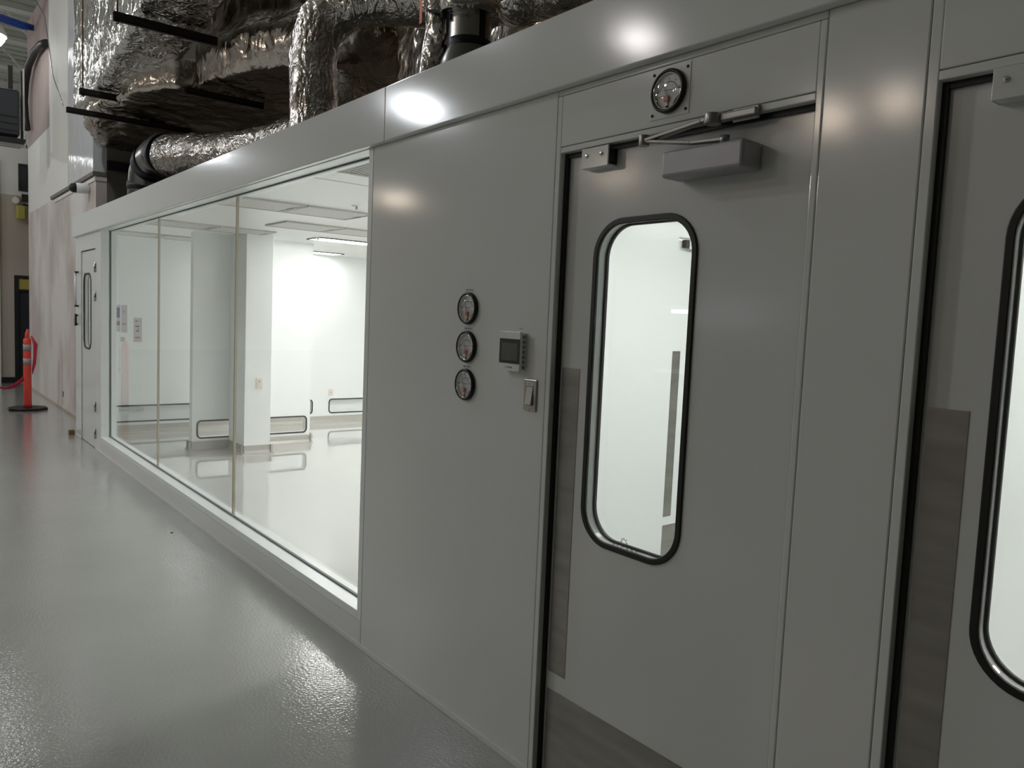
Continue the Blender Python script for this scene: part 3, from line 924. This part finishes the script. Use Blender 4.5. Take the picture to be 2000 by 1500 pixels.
# ------------------------------------------------------------------ left block: patched drywall, glossy upper cladding
BY = 0.25
struct(build('wall_drywall', B(-16.4, -10.60, BY, BY + 0.12, 0, 3.115), M['drywall']))
struct(build('wall_upper', B(-16.4, -13.75, BY, BY + 0.12, 3.115, 4.25), M['white_wall']))
struct(build('wall_board', B(-16.4, -13.75, BY + .004, BY + 0.12, 4.25, 6.4), M['pink_board']))
ub = MB()
for a, b_ in ((-13.80, -13.02), (-13.015, -12.24)):
    ub.box(a, b_, BY - 0.035, BY + .12, 3.16, 6.6)
struct(build('wall_pilaster', ub, M['white_wall']))
struct(build('wall_cladding', B(-12.235, -10.60, BY - 0.03, BY + .12, 3.16, 6.6), M['gloss_white']))
struct(build('trim_4', B(-13.75, -10.585, BY - 0.035, BY + .12, 3.115, 3.16), M['grey_wall']))
struct(build('trim_5', B(-13.6, -10.59, BY - 0.012, BY + .12, 3.055, 3.10), M['white_wall']))
sd = MB().box(-10.72, -10.60, BY + .12, 7.9, 0, 3.20)
struct(build('wall_return', sd, M['grey_wall']))
struct(build('wall_return_upper', B(-10.72, -10.60, BY + .12, 7.9, 3.31, 6.6), M['grey_wall']))
struct(build('trim_6', B(-10.72, -10.57, BY + .13, 7.9, 3.20, 3.31), M['black']))
struct(build('wall_side_left', B(-16.4, -16.28, BY + .12, 7.9, 0, 6.4), M['white_wall']))
sb = struct(build('baseboard_drywall', B(-16.4, -10.62, BY - .012, BY, 0, 0.03), M['beige_wall']))

# far wall of the hall with doorway
FX = -17.4
fw_ = MB()
slab(fw_, 'x', (-0.095, 7.5, 0, 3.53), FX - .12, FX, [[(0.17, 0.0005), (0.17, 1.99), (1.05, 1.99), (1.05, 0.0005)]])
struct(build('wall_left', fw_, M['beige_wall']))
struct(build('wall_left_upper', B(FX - .12, FX, -0.095, 7.5, 3.53, 4.75), M['white_wall']))
struct(build('wall_left_near', B(FX - .12, FX + .05, -0.5, -0.095, 0, 4.15), M['white_wall']))
struct(build('baseboard_left', B(FX, FX + .015, -0.09, 0.13, 0, 0.11), M['black']))
d5 = sroot('door_5', (FX, .6, 0))
dfm = MB().box(FX - .05, FX + .03, .13, .20, 0, 2.04).box(FX - .05, FX + .03, 1.02, 1.09, 0, 2.04).box(FX - .05, FX + .03, .20, 1.02, 1.98, 2.04)
dfm.box(FX - .05, FX + .03, .20, 1.02, 1.74, 1.78)
build('door_frame', dfm, M['black'], d5)
build('transom_sign', B(FX - .02, FX + .012, .20, 1.02, 1.78, 1.98), M['yellow'], d5)
build('door_leaf', B(FX - .05, FX - .01, .20, 1.02, 0.01, 1.74), M['heater'], d5)
wl = thing('wall_lamp', (FX, .23, 3.1), 'small bracketed lamp on the beige far wall above the dark doorway', 'wall lamp')
build('shade', B(FX + .06, FX + .22, .16, .30, 3.08, 3.33), M['yellow'], wl, bevel=.02)
build('bracket', MB().tube([(FX, .36, 3.36), (FX + .12, .30, 3.36), (FX + .12, .23, 3.33)], 0.018, 8), M['dark'], wl)
sl = thing('flood_lamp', (FX, .2, 3.42), 'pale twin-head emergency lamp on the far wall above the bracketed lamp', 'wall lamp')
build('lamp_head', MB().tube([(FX + .03, .17, 3.45), (FX + .14, .15, 3.42)], 0.06, 12), M['white_wall'], sl)
build('back_box', B(FX, FX + .06, .26, .36, 3.44, 3.56), M['dark'], sl)
nw = thing('wall_window', (FX, .29, 3.63), 'narrow dark framed opening high on the white far wall', 'window')
build('frame', ring(MB(), 'x', [(.21, 3.62), (.36, 3.62), (.36, 4.12), (.21, 4.12)], [(.235, 3.65), (.335, 3.65), (.335, 4.09), (.235, 4.09)], FX, FX + .03), M['dark'], nw)
build('pane', B(FX, FX + .01, .235, .335, 3.65, 4.09), M['heater'], nw)
tag(build('conduit', MB().tube([(FX + .03, .40, 3.5), (FX + .03, .40, 4.7)], .015, 8), M['galv']), 'thin vertical conduit beside the narrow window on the far wall', 'pipe')

# hanging heater and hose
ht = thing('unit_heater', (-14.0, -.3, 4.0), 'charcoal unit heater hanging under the joists at the left photo edge', 'heater')
build('case', B(-14.3, -13.75, -0.62, -0.165, 3.99, 4.65), M['heater'], ht, bevel=.03)
build('louvre', MB().box(-13.76, -13.735, -.58, -.2, 4.05, 4.07).box(-13.76, -13.735, -.58, -.2, 4.15, 4.17).box(-13.76, -13.735, -.58, -.2, 4.25, 4.27), M['dark'], ht)
build('tray', MB().box(-14.32, -13.73, -.62, -.10, 3.90, 3.95), M['black'], ht)
build('hanger', MB().box(-14.1, -14.04, -.28, -.22, 4.65, 5.05).box(-14.1, -14.04, -.12, -.09, 3.95, 5.0), M['dark'], ht)
fr = MB().bar((-13.9, -.10, 4.1), (-13.9, -.10, 5.0), .02, .02, (1, 0, 0)).bar((-13.9, -.62, 3.87), (-13.9, -.06, 3.87), .03, .05)
fr.bar((-13.9, -.06, 3.85), (-13.9, -.06, 4.05), .03, .03, (1, 0, 0))
build('support_frame', fr, M['white_wall'], ht)
hz = MB().tube([(-13.86, .19, 5.44), (-14.3, .18, 5.52), (-14.9, .17, 5.55), (-15.5, .16, 5.47), (-15.88, .16, 5.28), (-16.05, .16, 5.0), (-16.02, .17, 4.72), (-15.9, .18, 4.5)], 0.055, 14)
tag(build('hose', hz, M['hose']), 'thick black hose curving down the side of the pinkish board', 'hose')
cb_ = thing('cable_bundle', (-15.6, 0, 6.05), 'bundle of blue cables sagging below the roof joists at upper left', 'cable')
for k in range(7):
    dz, dy = random.uniform(-.05, .05), random.uniform(-.03, .03)
    build('cable', MB().tube([(-15.6 + dy, -1.2, 6.55 + dz), (-15.55 + dy, -.6, 6.24 + dz), (-15.5 + dy, -.25, 6.13 + dz), (-15.5 + dy, .08, 6.09 + dz), (-15.5 + dy, .24, 6.09 + dz * .6)], .018, 6), M['blue'], cb_)


# roof joists
def joist(x, z, label):
    t = thing('roof_joist', (x, -4, z), label, 'roof joist', 'open web roof joists')
    build('bottom_chord', MB().box(x - .06, x + .06, -16.9, 7.9, z, z + .07), M['joist'], t)
    build('top_chord', MB().box(x - .06, x + .06, -16.9, 7.9, z + .62, z + .70), M['joist'], t)
    wb = MB()
    y = -16.8; s = 0
    while y < 7.6:
        a, b_ = (z + .05, z + .65) if s == 0 else (z + .65, z + .05)
        wb.bar((x, y, a), (x, y + .55, b_), .035, .035, (1, 0, 0))
        y += .55; s = 1 - s
    build('web', wb, M['joist'], t)
    return t


for k, xj in enumerate((-15.4, -17.3, -19.4, -21.6, -23.8, -26.0)):
    joist(xj, 6.8, ['open web joist nearest above the blue cables', 'open web joist just behind the blue cables', 'open web joist, third from the cables', 'open web joist, fourth from the cables', 'open web joist, fifth from the cables', 'open web joist farthest away'][k])
tg = MB()
tag(build('tension_rod', MB().tube([(-16.4, .12, 7.3), (-13.3, .1, 5.65), (-12.3, .05, 4.6), (-11.2, .0, 4.0)], .008, 6), M['galv']), 'thin guy wire running diagonally past the white pilaster', 'wire')


# ------------------------------------------------------------------ high bay lamps, plus added fill lamps
def high_bay(x, y, z, label, lens='bay_lens', r=0.26, top=7.5):
    t = thing('high_bay_lamp', (x, y, z), label, 'ceiling lamp', 'high bay lamps under the hall roof')
    build('reflector', MB().lathe([(r + .02, 0.0), (r + .03, .02), (r * .85, .16), (r * .45, .30), (.09, .36)], (x, y, z), 'z', 28), M['white_wall' if lens == 'bay_low' else 'glow_reflector'], t)
    build('lens', MB().lathe([(r, .012), (r * .97, -.05), (r * .80, -.12), (r * .45, -.17), (0.001, -.185)], (x, y, z), 'z', 24), M[lens], t)
    build('ballast', MB().tube([(x, y, z + .36), (x, y, z + .62)], .11, 16), M['galv'], t)
    build('hook', MB().tube([(x, y, z + .62), (x, y, top)], .012, 6), M['dark'], t)


high_bay(-14.5, -0.52, 5.55, 'bright high bay lamp at the upper left photo edge', 'bay_low')
high_bay(-8.5, -1.3, 6.3, 'added unseen fill lamp in front of the large silver duct', 'bay_lens', .12)  # out of view, added to light the floor and the duct fronts
high_bay(-8.6, 6.3, 6.2, 'added warm fill lamp over the cleanroom roof, left one', 'bay_fill')  # hidden lamp added to warm the roof light and the foil
high_bay(-2.6, 6.3, 6.2, 'added warm fill lamp over the cleanroom roof, right one', 'bay_fill')  # hidden lamp added for coppery reflections on the right ducts
high_bay(-14.4, -7.1, 6.0, 'high bay lamp mirrored as the bright spot on the header', r=.21)
high_bay(-8.5, -7.4, 6.0, 'high bay lamp mirrored faintly above the door gauge', 'bay_mid')
high_bay(-10.2, -5.2, 6.3, 'added unseen fill lamp on the camera side, over the open floor', r=.19)  # out of view, added for more light on facade and left floor
high_bay(-24.0, -5.2, 6.2, 'added unseen fill lamp far down the open hall, lighting the distant white wall', r=.30)  # out of view, added to brighten the far wall mirrored in the window
high_bay(-23.5, -1.95, 5.45, 'small high bay lamp beyond the far partition, mirrored in the glossy white cladding', 'bay_low', .17)
high_bay(-16.1, -14.7, 6.0, 'warm high bay lamp in the rear hall row, left one', 'bay_warm')
high_bay(-8.67, -13.2, 6.0, 'warm high bay lamp in the rear hall row, middle one', 'bay_warm')
high_bay(-7.2, -13.0, 6.0, 'warm high bay lamp in the rear hall row, right one', 'bay_warm', .2)
high_bay(-26.0, -13.3, 6.0, 'warm high bay lamp in the rear hall row, farthest one', 'bay_warm')

# workbench with task light across the hall (seen mirrored in panels and glass)
wbh = thing('work_bench', (-7.2, -8.2, 0), 'workbench with a long task light across the hall, mirrored in the middle door', 'workbench')
build('bench_top', B(-8.4, -6.1, -8.6, -7.9, .86, .90), M['white_wall'], wbh)
for lx in (-8.36, -6.14):
    for ly in (-8.56, -7.94): build('leg', B(lx - .03, lx + .03, ly - .03, ly + .03, 0, .86), M['dark'], wbh)
    build('upright', B(lx - .02, lx + .02, -8.5, -8.46, .9, 2.0), M['dark'], wbh)
build('shelf', B(-8.4, -6.1, -8.5, -7.98, 1.90, 1.93), M['white_wall'], wbh)
build('task_light', B(-8.15, -6.35, -8.02, -7.97, 1.815, 1.875), M['tube_lens'], wbh)

# ------------------------------------------------------------------ stanchion posts and tape
dp = thing('delineator_post', (-13.1, -.17, 0), 'red delineator post with grey bands on a black base in front of the drywall', 'bollard')
px_, py_ = -13.1, -.175
build('base', MB().prism([(px_ + .26 * math.cos(math.pi / 8 + k * math.pi / 4), py_ + .26 * math.sin(math.pi / 8 + k * math.pi / 4)) for k in range(8)], 0, 0.035), M['rubber'], dp, bevel=.008)
build('tube', MB().tube([(px_, py_, .03), (px_, py_, .08), (px_, py_, .93), (px_, py_, 1.02), (px_, py_, 1.04)], [.06, .053, .050, .050, .034], 20), M['post_red'], dp)
build('handle_loop', MB().tube([(px_, py_, 1.0), (px_, py_, 1.10), (px_, py_ + .01, 1.15), (px_, py_ + .03, 1.145)], [.03, .026, .024, .012], 12), M['post_red'], dp)
for zb in (.90, .70):
    build('reflective_band', MB().tube([(px_, py_, zb - .045), (px_, py_, zb + .045)], .0525, 20), M['reflect'], dp)
kt = MB()
for k in range(3):
    kt.tube([(px_ + .04, py_ + .045 + .01 * k, 1.07 - .02 * k), (px_ + .05, py_ + .09 + .008 * k, .95), (px_ + .05, py_ + .085, .75 - .04 * k), (px_ + .04, py_ + .055, .58 - .03 * k)], [.012, .02, .018, .006], 6)
build('tied_tape', kt, M['tape'], dp, label='dark red barrier tape bunched on the post')
p2 = thing('delineator_post', (-12.7, -.86, 0), 'second red delineator post standing just outside the left photo edge', 'bollard')
build('base', MB().prism([(-12.7 + .26 * math.cos(math.pi / 8 + k * math.pi / 4), -.86 + .26 * math.sin(math.pi / 8 + k * math.pi / 4)) for k in range(8)], 0, 0.035), M['rubber'], p2, bevel=.008)
build('tube', MB().tube([(-12.7, -.86, .03), (-12.7, -.86, .93), (-12.7, -.86, 1.03)], [.055, .05, .034], 20), M['post_red'], p2)
tp = MB()
N = 18
A_, B_ = Vector((-12.74, -.81, .62)), Vector((px_ + .01, py_ - .05, .46))
prev = None
for k in range(N + 1):
    u = k / N
    p = A_.lerp(B_, u); p.z -= 0.22 * 4 * u * (1 - u) * .9
    wdt = .035 * (0.7 + .3 * math.sin(9 * u))
    q = (Vector((p.x + .004 * math.sin(7 * u), p.y, p.z - wdt)), Vector((p.x, p.y, p.z + wdt)))
    if prev:
        tp.add([prev[0], q[0], q[1], prev[1]], [(0, 1, 2, 3)], True)
    prev = q
to = tag(build('barrier_tape', tp, M['tape'], normals=False), 'sagging dark red barrier tape tied to the red post at the left edge', 'tape')
sm = to.modifiers.new('solid', 'SOLIDIFY'); sm.thickness = .002

tag(build('wood_block', B(-10.50, -10.43, -.07, -.01, 0, .055), M['wood']), 'small brown wood block on the floor at the far corner of the facade', 'block')
ol = thing('wall_outlet', (-12.9, BY, .22), 'small dark outlet hole low on the patched drywall', 'outlet')
build('box', B(-12.95, -12.89, BY - .006, BY, .20, .27), M['dark'], ol)
build('cover', B(-12.94, -12.90, BY - .009, BY - .006, .21, .26), M['hepa'], ol)
tag(build('floor_fleck', MB().lathe([(.0, .006), (.008, .004), (.011, .0005)], (-5.62, -.20, 0), 'z', 8), M['dark']), 'tiny dark fleck on the grey floor beside the window base', 'debris')
sc_ = thing('security_camera', (-10.98, BY - .12, 2.92), 'white security camera with black lens on the drywall under the ledge', 'camera')
build('housing', MB().tube([(-10.98, BY - .0, 2.99), (-10.98, BY - .04, 2.99), (-10.98, BY - .15, 2.985)], [.05, .062, .062], 18), M['white_plastic'], sc_)
build('lens_dome', MB().tube([(-10.98, BY - .15, 2.985), (-10.98, BY - .20, 2.982), (-10.98, BY - .225, 2.98)], [.060, .052, .02], 16), M['black'], sc_)

# ------------------------------------------------------------------ foil wrapped ductwork over the cleanroom roof
tex1 = bpy.data.textures.new('sag', 'CLOUDS'); tex1.noise_scale = 0.38; tex1.noise_depth = 1
tex2 = bpy.data.textures.new('wrinkle', 'CLOUDS'); tex2.noise_scale = 0.12; tex2.noise_depth = 2
tex3 = bpy.data.textures.new('crease', 'VORONOI'); tex3.noise_scale = 0.16


def wrap(o, vox=0.04, s1=0.07, s2=0.03, s3=0.02, smooth=6):
    r_ = o.modifiers.new('remesh', 'REMESH'); r_.mode = 'VOXEL'; r_.voxel_size = vox; r_.use_smooth_shade = True
    s_ = o.modifiers.new('smooth', 'SMOOTH'); s_.factor = 0.5; s_.iterations = smooth
    for tx, st in ((tex1, s1), (tex2, s2), (tex3, s3)):
        if st:
            d_ = o.modifiers.new('wrinkles', 'DISPLACE'); d_.texture = tx; d_.strength = st; d_.mid_level = 0.5; d_.texture_coords = 'GLOBAL'
    return o


def loft(sections):
    """closed loft through sections, each a list of the same number of 3-D points."""
    n = len(sections[0])
    mb = MB()
    vs = [p for s_ in sections for p in s_]
    fs = [tuple(reversed(range(n))), tuple((len(sections) - 1) * n + k for k in range(n))]
    for i in range(len(sections) - 1):
        for k in range(n):
            k2 = (k + 1) % n
            fs.append((i * n + k, i * n + k2, (i + 1) * n + k2, (i + 1) * n + k))
    return mb.add(vs, fs)


def rect_x(x, y0, y1, z0, z1):
    return [(x, y0, z0), (x, y1, z0), (x, y1, z1), (x, y0, z1)]


DG = 'foil wrapped ducts above the cleanroom'
lt = thing('insulated_duct', (-8.6, .6, 3.5), 'large silver foil duct assembly at upper left, lit on its front above dark strut bars', 'duct', DG)
upd = loft([rect_x(-9.92, -.10, .45, 3.70, 5.2), rect_x(-8.64, -.10, .45, 3.69, 5.2), rect_x(-7.19, -.10, .45, 3.95, 5.4), rect_x(-6.35, -.10, .45, 4.10, 5.6)])
wrap(build('upper_branch', upd, M['foil'], lt), .04, .045, .03, .03, 2)
lowd = MB().prism([(-7.78, .40), (-8.3, .12), (-9.4, -.04), (-9.85, .0), (-10.5, .22), (-10.5, 1.95), (-8.4, 1.80), (-7.78, 1.50)], 3.60, 3.92)
lowd.v = [(x_, y_, z_ - (.18 if x_ < -10 else .05 if x_ < -9.8 else 0)) if z_ < 3.7 else (x_, y_, z_) for x_, y_, z_ in lowd.v]
wrap(build('lower_trunk', lowd, M['foil_dull'], lt), .04, .06, .03, .02, 6)
PB = [(-7.62, .52), (-6.95, .66), (-6.30, .94), (-5.9, 1.25), (-5.9, 2.1), (-7.62, 2.1)]
PS = [(-7.66, .50), (-6.95, .60), (-6.25, .88), (-5.7, 1.2), (-5.7, 2.1), (-7.66, 2.1)]
PT = [(-7.66, .60), (-6.95, .78), (-6.2, 1.04), (-5.7, 1.25), (-5.7, 2.1), (-7.66, 2.1)]
plm = loft([[(x_, y_, z_) for x_, y_ in P_] for P_, z_ in ((PB, 3.62), (PS, 3.80), (PS, 3.92), (PT, 4.12), (PT, 6.2))])
d_pl = tag(build('insulated_duct', plm, M['foil_dull']), 'tall brownish foil plenum with a bright bulging skirt left of the vertical round duct', 'duct', DG)
wrap(d_pl, .04, .05, .035, .03, 3)
d_b = tag(build('insulated_duct', MB().box(-5.55, -3.95, 1.40, 2.1, 2.66, 5.0), M['foil_dull']), 'dark brownish foil duct wall right of the vertical round duct', 'duct', DG)
wrap(d_b, .045, .05, .035, .02, 3)
d_b2 = tag(build('insulated_duct', MB().box(-3.86, -1.2, 1.40, 2.1, 2.66, 5.0), M['foil_warm_reflect']), 'foil duct with painted warm reflections behind the metal collar at the top of the photo', 'duct', DG)
wrap(d_b2, .045, .05, .035, .02, 3)


def foil_tube(name, pts, r, mt, label, n=30, amp=.02, step=.03, corr=0.0):
    P = [Vector(p) for p in pts]
    out = []
    for i in range(len(P) - 1):
        p0, p1, p2_, p3 = P[max(i - 1, 0)], P[i], P[i + 1], P[min(i + 2, len(P) - 1)]
        k = max(2, int((p2_ - p1).length / step))
        for j in range(k):
            t_ = j / k
            out.append(0.5 * ((2 * p1) + (p2_ - p0) * t_ + (2 * p0 - 5 * p1 + 4 * p2_ - p3) * t_ ** 2 + (3 * p1 - p0 - 3 * p2_ + p3) * t_ ** 3))
    out.append(P[-1])
    rs = [r * (1 + (corr if i % 2 else -corr)) for i in range(len(out))]
    mb = MB().tube(out, rs, n, True, True)
    vv = []
    for v in mb.v:
        p = Vector(v)
        d = noise.noise_vector(p * 5.5) * amp + noise.noise_vector(p * 17) * amp * .6
        vv.append((p.x + d.x, p.y + d.y, max(2.48, p.z + d.z)))
    mb.v = vv
    return tag(build(name, mb, mt), label, 'duct', DG)


foil_tube('round_duct', [(-4.98, .5, 2.51), (-4.98, .5, 2.9), (-4.98, .5, 3.30), (-4.91, .55, 3.50), (-4.70, .70, 3.60), (-4.3, .92, 3.56), (-3.6, 1.06, 3.42), (-2.6, 1.12, 3.28)], .158, M['foil_pipe'], 'round foil duct rising vertically from the roof, then bending right near the photo centre top')
foil_tube('flexible_duct', [(-8.10, .43, 3.03), (-7.6, .52, 2.98), (-7.0, .7, 2.94), (-6.3, .95, 3.0), (-6.05, 1.15, 3.2), (-6.1, 1.3, 3.46)], .20, M['foil_flex'], 'ribbed flexible duct running right from the dark elbow behind the header', amp=.012, step=.02, corr=.02)

# right riser: foil wrap, bright collar, dark cone, damper handle, tape
rr = thing('damper_duct', (-3.13, .45, 2.466), 'round riser with a bright metal collar, damper handle and orange strip', 'duct')
cx_, cy_ = -3.13, .45
build('cone', MB().lathe([(.14, 0.006), (.14, 0.30), (.13, .34), (.10, .405)], (cx_, cy_, 2.46), 'z', 30), M['galv_dark'], rr)
build('collar', MB().lathe([(.10, .40), (.10, .58)], (cx_, cy_, 2.46), 'z', 36), M['galv'], rr)
build('tape_band', MB().lathe([(.104, .39), (.106, .405), (.106, .43), (.101, .435)], (cx_, cy_, 2.46), 'z', 30), M['black'], rr)
build('tape_strip', MB().add([(cx_ + .101 * math.cos(a), cy_ + .101 * math.sin(a), z_) for a in (math.radians(-8), math.radians(2), math.radians(12)) for z_ in (2.88, 3.02)], [(0, 2, 3, 1), (2, 4, 5, 3)]), M['black'], rr, normals=False)
fw2 = MB().tube([(cx_, cy_, 3.0 + .04 * k) for k in range(20)], [.15] + [.15] * 19, 26)
fw2.v = [tuple(Vector(v) + noise.noise_vector(Vector(v) * 7) * .02) for v in fw2.v]
build('foil_wrap', fw2, M['foil'], rr)
fp2 = MB().tube([(-3.31, .36, 2.55), (-3.32, .36, 2.75), (-3.27, .37, 2.95), (-3.28, .38, 3.15), (-3.26, .38, 3.5)], [.07, .075, .06, .075, .07], 16)
fp2.v = [tuple(Vector(v) + noise.noise_vector(Vector(v) * 9) * .02) for v in fp2.v]
build('foil_flap', fp2, M['foil'], rr)
build('orange_strip', MB().add([(-3.315, .285, 2.98), (-3.285, .28, 2.98), (-3.29, .285, 3.22), (-3.325, .29, 3.22)], [(0, 1, 2, 3)]), M['orange'], rr, normals=False)
dh = MB().bar((-3.255, .30, 3.03), (-3.16, .335, 3.005), .018, .012)
dh.tube([(-3.17, .33, 2.98), (-3.17, .33, 3.03)], .016, 10)
build('damper_handle', dh, M['black'], rr)

el = thing('metal_elbow', (-8.95, .42, 2.466), 'dark round metal elbow with black bands at the left end of the roof', 'duct')
pe = [(-8.93, .42, 2.466), (-8.93, .42, 2.80), (-8.88, .42, 2.95), (-8.72, .42, 3.06), (-8.5, .43, 3.09), (-8.18, .43, 3.05)]
build('elbow', MB().tube(pe, .185, 26), M['galv_dark'], el)
build('band', MB().tube([(-8.93, .42, 2.78), (-8.93, .42, 2.86)], .192, 26), M['black'], el)
build('band', MB().tube([(-8.80, .42, 3.02), (-8.72, .42, 3.06), (-8.66, .42, 3.075)], .192, 26), M['black'], el)
build('band', MB().tube([(-8.30, .43, 3.075), (-8.15, .43, 3.05)], .205, 26), M['black'], el)


# trapeze hangers
def hanger(x, y0, y1, z, label, hgt=0.055, rods=True):
    t = thing('trapeze_hanger', (x, (y0 + y1) / 2, z), label, 'hanger', 'steel strut bars under the ducts')
    mb = MB().box(x - .021, x + .021, y0, y1, z, z + .006).box(x - .021, x - .017, y0, y1, z, z + hgt).box(x + .017, x + .021, y0, y1, z, z + hgt)
    build('strut', mb, M['dark'], t)
    if rods:
        for yy in ((y0 + .03, y1 - .03) if rods == 2 else (y0 + .03,)):
            build('threaded_rod', MB().tube([(x, yy, z - .02), (x, yy, 7.55)], .0065, 8), M['rod'], t)
            build('nut', MB().tube([(x, yy, z - .02), (x, yy, z)], .014, 6), M['galv'], t)


hanger(-9.25, -.27, 1.24, 3.515, 'long dark strut bar crossing under the wide low duct', rods=False)
hanger(-8.73, -.24, .50, 3.60, 'dark strut bar with a rusty rod under the lit upper duct', .06)
hanger(-7.12, -.27, .55, 3.86, 'dark strut bar at the top of the upper duct underside', .07)
hanger(-7.60, .42, 1.15, 3.53, 'short dark strut bar below the bulging plenum skirt', rods=False)
